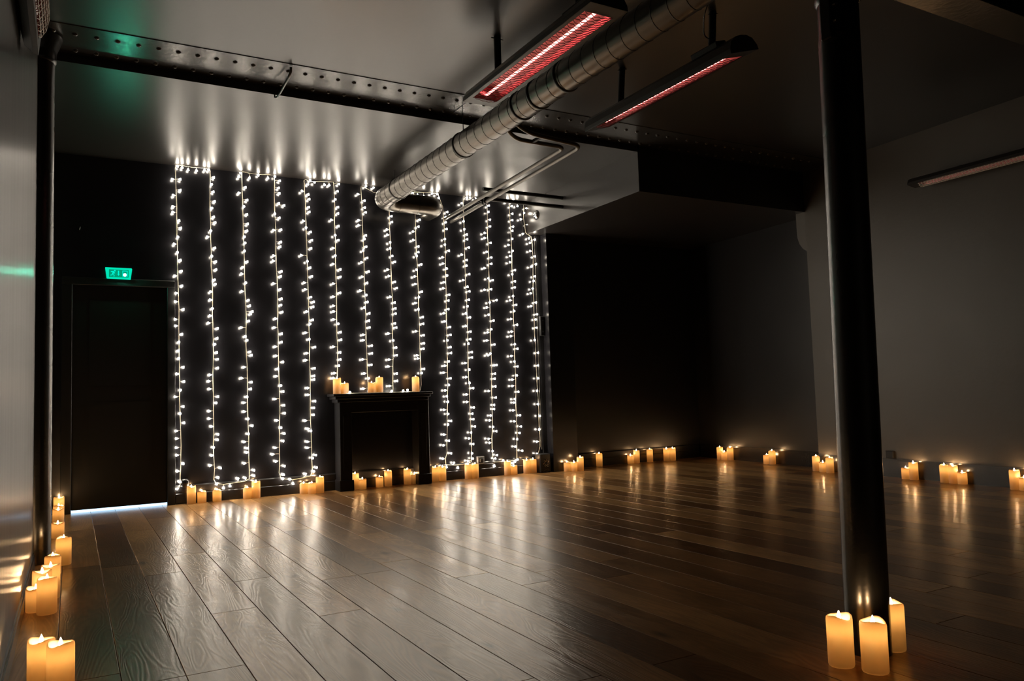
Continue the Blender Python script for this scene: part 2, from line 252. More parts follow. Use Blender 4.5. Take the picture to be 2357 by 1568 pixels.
CAN = {
 'LA':(-0.093,8.120,0.000,0.165,0.0425),
 'LB':(-0.093,7.950,0.000,0.110,0.0425),
 'LC':(-0.092,7.680,0.000,0.110,0.0425),
 'LD':(-0.083,6.760,0.000,0.110,0.0425),
 'LE':(-0.037,5.580,0.000,0.165,0.0425),
 'LF':(-0.089,5.294,0.000,0.110,0.0425),
 'LG':(-0.087,4.643,0.000,0.165,0.0425),
 'LH':(-0.120,4.511,0.000,0.165,0.0425),
 'LI':(-0.142,4.402,0.000,0.110,0.0425),
 'LJ':(-0.095,4.320,0.000,0.165,0.0425),
 'LK':(-0.085,3.187,0.000,0.165,0.0425),
 'LL':(-0.027,3.105,0.000,0.165,0.0425),
 'CA':(2.278,1.832,0.000,0.165,0.0425),
 'CB':(2.318,1.732,0.000,0.165,0.0425),
 'CC':(2.561,1.835,0.000,0.165,0.0425),
 'MA':(2.428,8.060,1.012,0.165,0.0410),
 'MB':(2.511,8.060,1.012,0.110,0.0410),
 'MC':(2.807,8.060,1.012,0.110,0.0410),
 'MD':(2.894,8.060,1.012,0.165,0.0410),
 'ME':(3.315,8.060,1.012,0.165,0.0410),
 'WA':(1.007,8.130,0.000,0.165,0.0410),
 'WB':(1.102,8.130,0.000,0.110,0.0410),
 'WC':(1.240,8.130,0.000,0.110,0.0410),
 'WD':(1.525,8.130,0.000,0.110,0.0410),
 'WE':(1.607,8.121,0.000,0.165,0.0410),
 'WF':(2.080,8.115,0.000,0.110,0.0410),
 'WG':(2.152,8.073,0.000,0.110,0.0410),
 'WH':(2.235,8.068,0.000,0.165,0.0410),
 'FA':(2.628,8.130,0.000,0.165,0.0410),
 'FB':(2.684,8.056,0.000,0.110,0.0410),
 'FC':(2.894,8.113,0.000,0.110,0.0410),
 'FD':(2.995,8.121,0.000,0.165,0.0410),
 'FE':(3.221,8.130,0.000,0.165,0.0410),
 'FF':(3.304,8.130,0.000,0.110,0.0410),
 'GA':(3.558,8.130,0.000,0.165,0.0410),
 'GB':(3.644,8.130,0.000,0.165,0.0410),
 'GC':(3.965,8.130,0.000,0.165,0.0410),
 'GD':(4.054,8.130,0.000,0.165,0.0410),
 'GE':(4.481,8.130,0.000,0.165,0.0410),
 'GF':(4.567,8.130,0.000,0.110,0.0410),
 'GG':(4.743,8.130,0.000,0.165,0.0410),
 'GH':(4.833,8.130,0.000,0.165,0.0410),
 'HA':(5.223,7.983,0.000,0.110,0.0410),
 'HB':(5.299,7.948,0.000,0.110,0.0410),
 'HC':(5.381,7.931,0.000,0.165,0.0410),
 'HD':(5.863,8.210,0.000,0.165,0.0410),
 'HE':(6.362,8.210,0.000,0.110,0.0410),
 'HF':(6.457,8.203,0.000,0.165,0.0410),
 'HG':(6.676,8.199,0.000,0.165,0.0410),
 'HH':(6.916,8.146,0.000,0.165,0.0410),
 'HI':(7.006,8.127,0.000,0.165,0.0410),
 'JA':(7.495,7.752,0.000,0.165,0.0410),
 'JB':(7.491,7.669,0.000,0.110,0.0410),
 'JC':(7.520,7.591,0.000,0.165,0.0410),
 'KA':(7.436,6.897,0.000,0.110,0.0410),
 'KB':(7.439,6.813,0.000,0.165,0.0410),
 'NA':(7.158,5.934,0.000,0.165,0.0410),
 'NB':(7.118,5.815,0.000,0.110,0.0410),
 'NC':(7.092,5.704,0.000,0.165,0.0410),
 'OA':(7.135,4.855,0.000,0.110,0.0410),
 'OB':(7.131,4.770,0.000,0.165,0.0410),
 'PA':(7.115,4.451,0.000,0.165,0.0410),
 'PB':(7.111,4.366,0.000,0.165,0.0410),
 'PC':(7.107,4.280,0.000,0.110,0.0410),
 'QA':(7.058,3.794,0.000,0.165,0.0410),
 'QB':(7.043,3.710,0.000,0.110,0.0410),
}

# ================================================================ SETTING
f0 = lambda bm: box(bm, XL-.1, XRF+.2, YN-.1, 8.45, -.06, -.014)
FLOOR = struct('floor', f0, M_MATT)
def plank_mesh(w_, l_):
    bm = bmesh.new(); g = .0012; c = .0012
    x0, x1, y0, y1 = g, w_-g, g, l_-g
    lo = [(x0,y0,-.013),(x1,y0,-.013),(x1,y1,-.013),(x0,y1,-.013)]
    md = [(x0,y0,-c),(x1,y0,-c),(x1,y1,-c),(x0,y1,-c)]
    hi = [(x0+c,y0+c,0),(x1-c,y0+c,0),(x1-c,y1-c,0),(x0+c,y1-c,0)]
    R = [[bm.verts.new(v) for v in q] for q in (lo, md, hi)]
    for a, b in zip(R, R[1:]):
        for k in range(4): bm.faces.new((a[k], a[(k+1) % 4], b[(k+1) % 4], b[k]))
    bm.faces.new(R[2]); bm.faces.new(R[0][::-1])
    return mesh('plank', bm, M_WOOD)
ends = {-1: [1.9, 5.10, 7.30], 0: [0.8, 3.2, 5.42, 7.04], 1: [1.0, 3.035, 5.3, 7.25], 2: [.7, 3.03, 4.9, 6.7], 5: [1.3, 3.5, 5.35, 7.2], 6: [.3, 2.32, 4.18, 6.2], 7: [2.213, 4.18, 5.9], 8: [1.9, 4.39, 6.6]}
rp = random.Random(3); row = 0; nP = 0
x = -.243+.2*0 - .0
i = -1; x = -.203
while x < XRF+.02:
    xw = .16 if i == -1 else .2
    if i == -1: xw = -.043 - x
    e = ends.get(i)
    if not e:
        e = []; y = YN + rp.uniform(.4, 2.2)
        while y < 8.0: e.append(y); y += rp.choice((1.9, 2.2, 2.4, 1.6))
    ys = [YN] + [q for q in e if q < 8.1] + [8.30]
    for a, b in zip(ys, ys[1:]):
        if b-a < .15: continue
        me = plank_mesh(xw, b-a); o = bpy.data.objects.new('plank', me); COL.objects.link(o); o.parent = FLOOR
        o.location = (x, a, 0); nP += 1
    x += xw; i += 1

def f(bm):
    box(bm, XL-.1, XRF+.2, YN-.1, YS, ZN, ZN+.12)
    box(bm, XL-.1, 4.90, YS, 8.4, ZF, ZN+.12)
struct('ceiling', f, M_CEIL)
def f(bm):
    box(bm, 4.88, XRF+.2, YS, 8.40, 2.915, ZN+.10)
struct('trim_1', f, M_CEIL)                                         # boxed-in bulkhead in the far right corner
def f(bm):
    box(bm, XL-.1, -.02, YB, 8.40, -.02, ZF+.02); box(bm, -.02, .80, YB, 8.40, 2.09, ZF+.02); box(bm, .80, XR0+.02, YB, 8.40, -.02, ZF+.02)
struct('wall_back', f, M_WALL)
def f(bm):
    box(bm, 5.42, XRF+.2, 8.28, 8.40, -.01, 2.93)
struct('wall_alcove', f, M_WALL2)
struct('trim_3', lambda bm: bevbox(bm, XR0, 5.425, 8.04, 8.40, -.01, 2.93, .003), M_WALL)   # pier between back wall and alcove
struct('wall_left', lambda bm: box(bm, XL-.12, XL, YN-.1, 8.4, -.02, ZN+.05), M_WALLL)
struct('wall_front', lambda bm: box(bm, XL-.1, XRF+.2, YN-.12, YN, -.02, ZN+.05), M_WALLR)
def slab(bm, ya, xa, yb, xb, z0, z1, th=.3):
    vs = [bm.verts.new(v) for v in ((xa,ya,z0),(xa+th,ya,z0),(xb+th,yb,z0),(xb,yb,z0),(xa,ya,z1),(xa+th,ya,z1),(xb+th,yb,z1),(xb,yb,z1))]
    for q in ((0,3,2,1),(4,5,6,7),(0,1,5,4),(1,2,6,5),(2,3,7,6),(3,0,4,7)): bm.faces.new([vs[i] for i in q])
def f(bm):
    slab(bm, YN, wall_x(YN), YS, wall_x(YS-.01), -.02, ZN+.05, .6)
    # rounded haunch at the top of the wall end
    prof = [(5.97, 2.46), (5.985, 2.47), (6.03, 2.50), (6.075, 2.56), (6.10, 2.64), (6.105, 2.72), (6.105, 2.93), (5.97, 2.93)]
    a = [bm.verts.new((7.262, y, z)) for y, z in prof]; b = [bm.verts.new((7.6, y, z)) for y, z in prof]
    for k in range(len(prof)): bm.faces.new((a[k], a[(k+1) % len(prof)], b[(k+1) % len(prof)], b[k]))
    bm.faces.new(a); bm.faces.new(b)
struct('wall_right', f, M_WALLR)
struct('wall_recess', lambda bm: slab(bm, YS+.001, 7.48, 8.4, 7.65, -.02, 2.95, .3), M_WALL2)
# baseboards, two-step profile
def bb_back(x0, x1, y):
    def f(bm):
        poly = [(y+.001, 0), (y-.027, 0), (y-.027, .095), (y-.022, .10), (y-.022, .108), (y-.024, .112), (y-.024, .168), (y-.014, .18), (y+.001, .18)]
        a = [bm.verts.new((x0, p, z)) for p, z in poly]; b = [bm.verts.new((x1, p, z)) for p, z in poly]
        for k in range(len(poly)): bm.faces.new((a[k], a[(k+1) % len(poly)], b[(k+1) % len(poly)], b[k]))
        bm.faces.new(a); bm.faces.new(b)
    return f
struct('baseboard_back', bb_back(.875, 5.015, YB), M_TRIM)
struct('baseboard_alcove', bb_back(5.425, 7.60, 8.28), M_TRIM)
def bb_right(ya, xa, yb, xb):
    return lambda bm: (slab(bm, ya, xa-.026, yb, xb-.026, 0, .16, .03), slab(bm, ya, xa-.016, yb, xb-.016, .16, .178, .02))
struct('baseboard_right', bb_right(YN, wall_x(YN), 5.975, wall_x(5.96)), M_TRIM)
struct('baseboard_recess', bb_right(YS+.005, 7.48, 8.25, 7.64), M_TRIM)
struct('baseboard_left', lambda bm: (box(bm, XL-.001, XL+.012, YN, 5.62, 0, .07), box(bm, XL-.001, XL+.007, YN, 5.62, .07, .085)), M_TRIM)
# door
DOOR = struct('door_1', lambda bm: (box(bm, .002, .798, 8.215, 8.255, .024, 2.086), box(bm, .14, .66, 8.210, 8.216, 1.15, 1.95), box(bm, .14, .66, 8.210, 8.216, .2, 1.0)), M_DOOR)
def f(bm):
    bevbox(bm, -.085, .0, 8.168, 8.21, 0, 2.09, .004); bevbox(bm, .80, .872, 8.168, 8.21, 0, 2.09, .004); bevbox(bm, -.085, .872, 8.168, 8.21, 2.088, 2.156, .004)
part('door_frame', f, M_DOOR, DOOR)
part('light_gap', lambda bm: box(bm, .0, .80, 8.22, 8.25, .001, .023), M_GAP, DOOR)
struct('trim_2', lambda bm: box(bm, 5.018, 5.068, 8.175, YB+.01, 0, 2.92), M_MATT)   # dark upright board in the corner

# ================================================================ BEAMS AND COLUMNS
BEAM = thing('riveted_beam', 'long riveted steel beam plate set in the ceiling, with two rows of rivets', 'beam', (2.4, 5.76, 3.366))
part('plate', lambda bm: bevbox(bm, XL-.05-2.4, wall_x(5.7)+.02-2.4, -.24, .235, .009, .016, .0015), M_BEAM, BEAM)
bm = bmesh.new(); lathe(bm, [(0, -.013), (.009, -.0115), (.016, -.006), (.0185, .001)], 10); RIV = mesh('rivet', bm, M_BEAM)
for k in range(58):
    for yy, dx in ((-.112, 0), (.155, .004)):
        X = -.12 + .1245*k + dx
        if X > wall_x(5.7)-.05: continue
        o = bpy.data.objects.new('rivet', RIV); COL.objects.link(o); o.parent = BEAM; o.location = (X-2.4, yy, .009)
part('splice_plate', lambda bm: bevbox(bm, 2.83-2.4, 3.35-2.4, -.235, .23, .003, .0095, .002), M_BEAM, BEAM)
B2 = thing('ceiling_girder', 'deep dark steel girder crossing overhead, carried by the freestanding column', 'beam', (3.3, 1.87, 2.55))
part('bottom_flange', lambda bm: bevbox(bm, XL-3.3, wall_x(1.87)+.02-3.3, -.085, .085, 0, .02, .003), M_BEAM, B2)
part('web', lambda bm: box(bm, XL-3.3, wall_x(1.87)+.02-3.3, -.012, .012, .02, .832), M_BEAM, B2)

def column(name, label, x, y, r0, r1, top, lean=(0, 0), cap=True):
    c = thing(name, label, 'column', (x, y, 0))
    def f(bm):
        n = 28; zs = [0, .5, 1.0, 1.5, 2.0, top-.16]
        tube(bm, [(lean[0]*z, lean[1]*z, z) for z in zs], [r0+(r1-r0)*z/top for z in zs], n)
    part('shaft', f, M_IRON, c)
    if cap:
        z = top
        part('capital', lambda bm: (tube(bm, [(lean[0]*z, lean[1]*z, q) for q in (z-.18, z-.165, z-.15, z-.10, z-.04, z-.005)], [r1+.002, r1+.012, r1+.008, r1+.012, r1+.035, r1+.045], 28)), M_IRON, c)
    return c
CX, CY = 2.470, 1.868
C1 = column('iron_column', 'tall round black iron column standing free on the right, three candles at its foot', CX, CY, .0755, .073, 2.55, (.0115, -.0066))
column('iron_column', 'black iron column half sunk in the left wall under the riveted beam', -.203, 5.75, .097, .094, 3.366)
# clamp on the free column
CL = thing('column_clamp', 'black conduit clamp with two bolts near the top of the free column', 'clamp', (CX-.045, CY-.05, 2.25))
part('strap', lambda bm: (bevbox(bm, -.065, -.030, -.035, .01, -.06, .14, .004), bevbox(bm, -.04, .02, -.03, .0, -.03, .03, .004)), M_IRON, CL)
for zz in (0.0, .06): part('bolt', lambda bm: tube(bm, [(-.05, -.05, zz), (-.05, -.03, zz)], .007, 6), M_PIPE, CL)

# strap hook hanging under the beam
HK = thing('pipe_hook', 'bent black strap hook hanging under the riveted beam', 'hook', (1.37, 5.6, 3.366))
part('strap', lambda bm: tube(bm, [(0, -.05, .0), (0, -.045, -.03), (0, .02, -.048), (-.004, .30, -.075), (-.008, .36, -.078), (-.02, .385, -.070), (-.024, .37, -.058)], [.010, .010, .010, .009, .008, .008, .006], 8), M_IRON, HK)

# ================================================================ DUCT
RX, RZ, RR = 2.90, 3.085, .104
DU = thing('ventilation_duct', 'round spiral-seam metal duct running under the ceiling and elbowing into the back wall', 'duct', (RX, 6.0, RZ))
y0, y1 = -1.6-6, 7.76-6
part('spiral_pipe', lambda bm: tube(bm, [(0, y0, 0), (0, y1, 0)], RR, 40), M_DUCT, DU)
def f(bm):
    n = int((y1-y0)/.137*20); pts = []
    for k in range(n+1):
        a = 2*PI*k/20; pts.append(((RR+.0005)*math.cos(a), y0 + (y1-y0)*k/n, (RR+.0005)*math.sin(a)))
    tube(bm, pts, .0028, 4)
part('spiral_seam', f, M_SEAM, DU)
def f(bm):
    P = [(0, y1-.02, 0), (0, y1, 0)]; R_ = .165
    for k in range(1, 10): a = PI/2*k/9; P.append((R_-R_*math.cos(a), y1+R_*math.sin(a), 0))
    P.append((.53, y1+R_, 0)); R2 = .13
    for k in range(1, 9): a = PI/2*k/8; P.append((.53+R2*math.sin(a), y1+R_+R2-R2*math.cos(a), 0))
    P.append((.66, 8.21-6, 0))
    tube(bm, P, RR+.002, 32)
part('elbow', f, M_DUCT, DU)
for yy in (7.38, 5.86, 4.86, 4.62, 4.27, 2.6, 1.0):
    part('clamp_ring', lambda bm: (tube(bm, [(0, yy-6-.012, 0), (0, yy-6-.006, 0), (0, yy-6+.006, 0), (0, yy-6+.012, 0)], [RR+.003, RR+.008, RR+.008, RR+.003], 36)), M_SEAM, DU)
for xx in (.20, .42): part('clamp_ring', lambda bm: tube(bm, [(xx, y1+.165, 0), (xx+.012, y1+.165, 0)], RR+.006, 32), M_DUCT, DU)
for yy, zt in ((7.5, ZF), (5.86, ZN-.015), (4.74, ZN), (2.6, ZN)):
    part('hanger', lambda bm: (tube(bm, [(0, yy-6, RR), (0, yy-6, zt-RZ)], .0035, 6), tube(bm, [(0, yy-6, RR-.002), (0, yy-6, RR+.018)], .009, 8)), M_MATT, DU)

# ================================================================ PIPES
PP = thing('service_pipes', 'pair of slim grey pipes running back from the wall and bending beside the duct', 'pipes', (3.85, 8.0, 3.0))
def bend(pts, r, n=7):
    out = [Vector(pts[0])]
    for a, b, c in zip(pts, pts[1:], pts[2:]):
        a, b, c = Vector(a), Vector(b), Vector(c); d1 = (a-b).normalized(); d2 = (c-b).normalized()
        p, q = b+d1*r, b+d2*r
        for k in range(n+1):
            t = k/n; out.append(p*(1-t)**2 + b*2*t*(1-t) + q*t*t)
    out.append(Vector(pts[-1])); return out
o0 = Vector((3.85, 8.0, 3.0))
def pth(l, r): return [p-o0 for p in bend(l, r)]
part('inner_pipe', lambda bm: tube(bm, pth([(3.785, 8.22, 3.015), (3.775, 5.62, 3.105), (3.26, 5.62, 3.115), (3.08, 5.50, 3.20), (3.07, 5.48, ZN)], .09), .019, 12), M_PIPE, PP)
part('outer_pipe', lambda bm: tube(bm, pth([(3.865, 8.22, 2.990), (3.855, 5.47, 3.085), (3.30, 5.47, 3.125), (3.10, 5.43, 3.22), (3.09, 5.43, ZN)], .11), .019, 12), M_PIPE, PP)
for yy in (7.35, 7.30): part('pipe_clip', lambda bm: (tube(bm, [(-.05, yy-8.0-.008, .043), (-.05, yy-8.0+.008, .043)], .026, 12), tube(bm, [(.008, yy-8.0-.008, .024), (.008, yy-8.0+.008, .024)], .026, 12)), M_MATT, PP)
part('pipe_tie', lambda bm: box(bm, -.42, -.395, -2.53, -2.36, .10, .125), M_MATT, PP)
for k, (z_, lab) in enumerate(((3.175, 'upper of two black rods running from the pipes to the boxed corner'), (3.07, 'lower of two black rods running from the pipes to the boxed corner'))):
    r_ = part('support_rod', lambda bm: (tube(bm, [(0, 0, 0), (1.03, 0, 0)], .021, 10)), M_MATT, None, (3.86, 7.36, z_))
    r_['label'] = lab; r_['category'] = 'rod'; r_['group'] = 'black rods beside the bulkhead'

# ================================================================ HEATERS
def sheet(bm, poly, y0, y1, th=.002):
    up_ = [(x_, z_+th) for x_, z_ in poly][::-1]; prism(bm, list(poly)+up_, y0, y1, False)
bm = bmesh.new()
dome = [(-.125, 0), (-.122, .03), (-.095, .075), (-.05, .098), (0, .104), (.05, .098), (.095, .075), (.122, .03), (.125, 0)]
inner = [(x_*.95, max(0, z_-.006)) for x_, z_ in dome]
for a in range(len(dome)-1): prism(bm, [dome[a], dome[a+1], inner[a+1], inner[a]], -.775, .775)
for s in (-1, 1): prism(bm, dome, s*.775-.003, s*.775+.003)
for s in (-1, 1): box(bm, min(s*.125, s*.096), max(s*.125, s*.096), -.775, .775, 0, .005)
for s in (-1, 1): box(bm, -.097, .097, min(s*.775, s*.68), max(s*.775, s*.68), 0, .005)
H_HOUSE = mesh('housing', bm, M_HOUSE)
bm = bmesh.new()
tr = [(-.096, .004), (-.086, .035), (-.06, .060), (-.025, .072), (.025, .072), (.06, .060), (.086, .035), (.096, .004)]
for a in range(len(tr)-1): prism(bm, [tr[a], tr[a+1], (tr[a+1][0], tr[a+1][1]+.002), (tr[a][0], tr[a][1]+.002)], -.68, .68)
for s in (-1, 1):
    vs = [bm.verts.new((x_, s*.68 if z_ < .01 else s*.655, z_)) for x_, z_ in tr]; bm.faces.new(vs)
H_REFL = mesh('reflector', bm, M_REFL)
bm = bmesh.new(); tube(bm, [(0, -.655, .024), (0, .655, .024)], .0085, 12); H_TUBE = mesh('heating_tube', bm, M_TUBE)
bm = bmesh.new(); tube(bm, [(0, -.655, .024), (0, .655, .024)], .0085, 12); H_TUBE0 = mesh('heating_tube', bm, M_OFF)
bm = bmesh.new(); NW = 46
for k in range(NW+1):
    yc = -.675 + 1.35*k/NW; pts = []
    for j in range(9):
        x_ = -.094+.188*j/8; off = (1 if (j+k) % 2 else -1)*.0075
        pts.append((x_, yc+off, .002-.016*(1-(x_/.094)**2)))
    tube(bm, pts, .0024, 4)
for x_ in (-.094, .094): tube(bm, [(x_, -.675, .001), (x_, .675, .001)], .002, 4)
H_GRILL = mesh('grille', bm, M_GRILL)
bm = bmesh.new()
for k in range(NW+1):
    yc = -.675 + 1.35*k/NW; pts = []
    for j in range(11):
        a_ = PI*j/10; pts.append((-.086*math.cos(a_), yc+(1 if (j+k) % 2 else -1)*.0072, .001-.038*math.sin(a_)))
    tube(bm, pts, .0026, 4)
for j in range(1, 10): a_ = PI*j/10; tube(bm, [(-.086*math.cos(a_), -.675, .001-.038*math.sin(a_)), (-.086*math.cos(a_), .675, .001-.038*math.sin(a_))], .0022, 4)
H_GRILL2 = mesh('grille', bm, M_GRILL2)
def heater(label, loc, rot, lit=True, rods=None):
    h = thing('infrared_heater', label, 'heater', loc, 'long infrared heaters around the ceiling', rot)
    obj('housing', H_HOUSE, None, h); obj('reflector', H_REFL, None, h); obj('heating_tube', H_TUBE if lit else H_TUBE0, None, h); obj('grille', H_GRILL if lit else H_GRILL2, None, h)
    part('junction_box', lambda bm: bevbox(bm, -.045, .045, -.62, -.38, .085, .135, .006), M_HOUSE, h)
    for (py, zt, tilt) in (rods or []):
        def f(bm, py=py, zt=zt):
            c, s_ = math.cos(tilt), math.sin(tilt)
            # pole is vertical in the room: undo the tilt
            p0 = Vector((0, py, .09)); p1 = Vector((-s_*zt, py, c*zt)) if tilt else Vector((0, py, zt))
            tube(bm, [p0, p1], .024, 12)
        pl_ = part('pole', f, M_MATT, h)
        part('ceiling_screw', lambda bm, py=py, zt=zt: (tube(bm, [(-.045-math.sin(tilt)*(zt-.01), py, math.cos(tilt)*(zt-.012)), (.045-math.sin(tilt)*(zt-.01), py, math.cos(tilt)*(zt-.012))], .004, 6), ), M_PIPE, pl_)
    return h
T2 = math.radians(-17)
heater('lit infrared heater left of the duct, its wide pink glowing grille facing down', (2.51, 4.035, 3.015), (0, 0, 0), True, [(.477, ZN-3.015, 0), (-.50, ZN-3.015, 0)])
heater('lit infrared heater right of the duct, tilted so only a thin pink line shows', (3.605, 4.12, 3.015), (0, T2, 0), True, [(.436, ZN-3.015, T2), (-.523, ZN-3.015, T2)])
heater('unlit infrared heater mounted high on the left wall', (-.121, 3.06, 2.60), (0, math.radians(-84), 0), False).scale = (1, 1, .74)
heater('unlit infrared heater high on the right wall with a pale grille strip', (7.0, 3.735, 2.815), (0, math.radians(8), 0), False).scale = (.5, 1, .7)
for p, lab in (([(2.80, 3.2, ZN), (2.72, 3.45, 3.30), (2.60, 3.6, 3.14), (2.55, 3.55, 3.10)], 'thin black cable dropping from the ceiling to the left lit heater'),
               ([(3.35, 3.3, ZN), (3.38, 3.45, 3.24), (3.50, 3.58, 3.19), (3.63, 3.62, 3.2)], 'thin black cable arching from the ceiling to the right lit heater')):
    cb = part('heater_cable', lambda bm: tube(bm, bend(p, .05, 4), .004, 6), M_IRON); cb['label'] = lab; cb['category'] = 'cable'
# bracket holding the right wall heater
for o_ in [o for o in COL.objects if o.get('label', '').startswith('unlit infrared heater high')]:
    [part('wall_bracket', lambda bm, q=q: box(bm, .0, .34, q, q+.03, .10, .12), M_MATT, o_) for q in (.3, -.33)]

# ================================================================ EXIT SIGN
EX = thing('exit_sign', 'glowing green emergency exit sign above the door', 'sign', (.38, YB, 2.203))
def f(bm):
    poly = [(-.113, .054), (.108, .054), (.113, .044), (.100, -.054), (-.100, -.050)]
    a = [bm.verts.new((x_, -.045, z_)) for x_, z_ in poly]; b = [bm.verts.new((x_, 0, z_)) for x_, z_ in poly]
    for k in range(5): bm.faces.new((a[k], a[(k+1) % 5], b[(k+1) % 5], b[k]))
    bm.faces.new(a); bm.faces.new(b)
part('case', f, M_G1, EX)
part('panel', lambda bm: box(bm, -.083, .083, -.048, -.0451, -.036, .036), M_G2, EX)
def f(bm):
    def pg(pts):
        a = [bm.verts.new((x_, -.0495, z_)) for x_, z_ in pts]; b = [bm.verts.new((x_, -.0478, z_)) for x_, z_ in pts]
        n = len(pts)
        for k in range(n): bm.faces.new((a[k], a[(k+1) % n], b[(k+1) % n], b[k]))
        bm.faces.new(a); bm.faces.new(b)
    pg([(-.034+.008*math.cos(t*PI/4), .024+.008*math.sin(t*PI/4)) for t in range(8)])
    pg([(-.066, .020), (-.046, .022), (-.038, .010), (-.030, .002), (-.036, -.002), (-.044, .004), (-.050, .014), (-.068, .010)])
    pg([(-.052, .014), (-.042, .010), (-.046, -.008), (-.058, -.008)])
    pg([(-.058, -.008), (-.048, -.006), (-.056, -.020), (-.072, -.022), (-.072, -.016), (-.062, -.014)])
    pg([(-.050, -.006), (-.043, -.006), (-.036, -.020), (-.038, -.031), (-.044, -.031), (-.043, -.018)])
    pg([(-.008, .026), (.002, .026), (.002, -.006), (.006, -.006), (-.003, -.024), (-.012, -.006), (-.008, -.006)])
part('running_figure_and_arrow', f, M_G3, EX)
part('door_symbol', lambda bm: (box(bm, .030, .074, -.0495, -.0478, -.028, -.022), box(bm, .030, .036, -.0495, -.0478, -.028, .027), box(bm, .068, .074, -.0495, -.0478, -.028, .027), box(bm, .030, .074, -.0495, -.0478, .022, .028)), M_G3, EX)
part('lamp', lambda bm: bmesh.ops.create_uvsphere(bm, u_segments=10, v_segments=6, radius=.0135, matrix=Matrix.Translation((.050, -.052, -.012))), M_G4, EX)

# ================================================================ MANTELPIECE
MT = thing('fireplace_surround', 'plain black fireplace surround against the back wall, candles on its shelf', 'fireplace', (2.93, YB, 0))
oX, oY = 2.93, YB
def B(x0, x1, y0, y1, z0, z1, b=.004): return lambda bm: bevbox(bm, x0-oX, x1-oX, y0-oY, y1-oY, z0, z1, b)
part('shelf', B(2.360, 3.475, 7.955, YB, .985, 1.012), M_BLACK, MT)
part('moulding', lambda bm: (bevbox(bm, 2.385-oX, 3.452-oX, 7.975-oY, 0, .955, .985, .004), bevbox(bm, 2.41-oX, 3.435-oX, 7.995-oY, 0, .92, .955, .004)), M_BLACK, MT)
part('frieze', B(2.44, 3.415, 8.02, YB-.0, .81, .92), M_BLACK, MT)
for a, b in ((2.437, 2.567), (3.315, 3.445)):
    lg = part('leg', B(a, b, 8.015, YB, .105, .92), M_BLACK, MT)
    part('plinth', B(a-.012, b+.012, 8.003, YB, 0, .112), M_BLACK, lg)
    part('leg_panel', B(a+.035, b-.035, 8.010, 8.016, .2, .78, .002), M_BLACK, lg)

# ================================================================ SMALL WALL FITTINGS
SK = thing('wall_socket', 'small wall socket with thin trunking, low on the back wall behind the string ends', 'socket', (4.155, YB-.03, .195))
part('face_plate', lambda bm: (bevbox(bm, -.045, .045, 0, .03, .030, .045, .003), bevbox(bm, -.045, .045, 0, .03, -.045, -.030, .003), bevbox(bm, -.045, -.03, 0, .03, -.03, .03, .003), bevbox(bm, .03, .045, 0, .03, -.03, .03, .003)), M_WHITEP, SK)
part('plug', lambda bm: bevbox(bm, -.022, .022, -.02, .028, -.022, .022, .004), M_MATT, SK)
part('trunking', lambda bm: bevbox(bm, .045, .165, .004, .012, -.05, -.038, .001), M_WHITEP, SK)
SW = thing('switch_box', 'narrow black switch box on the conduit at the right end of the back wall', 'switch', (5.035, 8.17, 1.775))
part('case', lambda bm: bevbox(bm, -.03, .03, -.04, .004, -.12, .12, .006), M_MATT, SW)
for z_ in (-.07, .07): part('screw', lambda bm: tube(bm, [(0, -.046, z_), (0, -.038, z_)], .005, 8), M_CHROME, SW)
o = part('conduit', lambda bm: tube(bm, [(4.992, 8.18, .27), (4.992, 8.18, 2.9)], .008, 8), M_PIPE); o['label'] = 'slim vertical metal conduit beside the rightmost light string'; o['category'] = 'conduit'
BN = thing('black_box', 'small black floor box with shiny curved pattern in the back right corner', 'box', (4.962, 8.10, 0))
part('body', lambda bm: bevbox(bm, -.075, .075, -.045, .072, 0, .225, .01), M_MATT, BN)
def f(bm):
    for k in range(7):
        a0 = 2*PI*k/7; pts = []
        for q in range(6): a = a0+.16*q; r_ = .018+.0062*q; pts.append((.01+r_*math.cos(a)*.9, -.047, .115+r_*math.sin(a)))
        tube(bm, pts, [.002, .004, .0045, .004, .003, .001], 5)
part('reflections', f, M_CHROME, BN)  # chrome curves modelled in place of light reflections on the box
part('lower_loop', lambda bm: tube(bm, [(-.05, -.047, .03), (-.03, -.05, .022), (0, -.05, .04), (.03, -.05, .045), (.045, -.048, .03), (.03, -.05, .018), (0, -.05, .02)], .002, 5), M_CHROME, BN)
AD = thing('power_adapter', 'black round power adapter at the foot of the leftmost light string', 'adapter', (.955, 8.17, .195))
part('case', lambda bm: (lathe(bm, [(0, -.045), (.03, -.042), (.042, -.02), (.042, .02), (.03, .042), (0, .045)], 14)), M_IRON, AD)
part('prong_cover', lambda bm: bevbox(bm, -.016, .016, -.035, .03, -.02, .02, .004), M_CHROME, AD)
DM = thing('chrome_dome', 'small round chrome fitting on the side of the boxed corner', 'fitting', (4.88, 7.93, 3.10), None, (0, -PI/2, 0))
part('dome', lambda bm: lathe(bm, [(.05, 0), (.05, .008), (.042, .022), (.025, .03), (0, .033)], 20), M_CHROME, DM)
part('ring', lambda bm: lathe(bm, [(.05, 0), (.058, .0), (.058, .006), (.05, .007)], 20), M_MATT, DM)
o = part('wall_outlet', lambda bm: bevbox(bm, 7.185, 7.215, 5.02, 5.10, .185, .26, .004), M_MATT); o['label'] = 'small black outlet box just right of the free column, low on the right wall'; o['category'] = 'outlet'
o = part('wall_hook', lambda bm: tube(bm, [(.053, 8.2, 2.60), (.053, 8.17, 2.60), (.058, 8.165, 2.615), (.060, 8.165, 2.625)], .004, 6), M_CHROME); o['label'] = 'tiny metal hook high on the wall above the door'; o['category'] = 'hook'

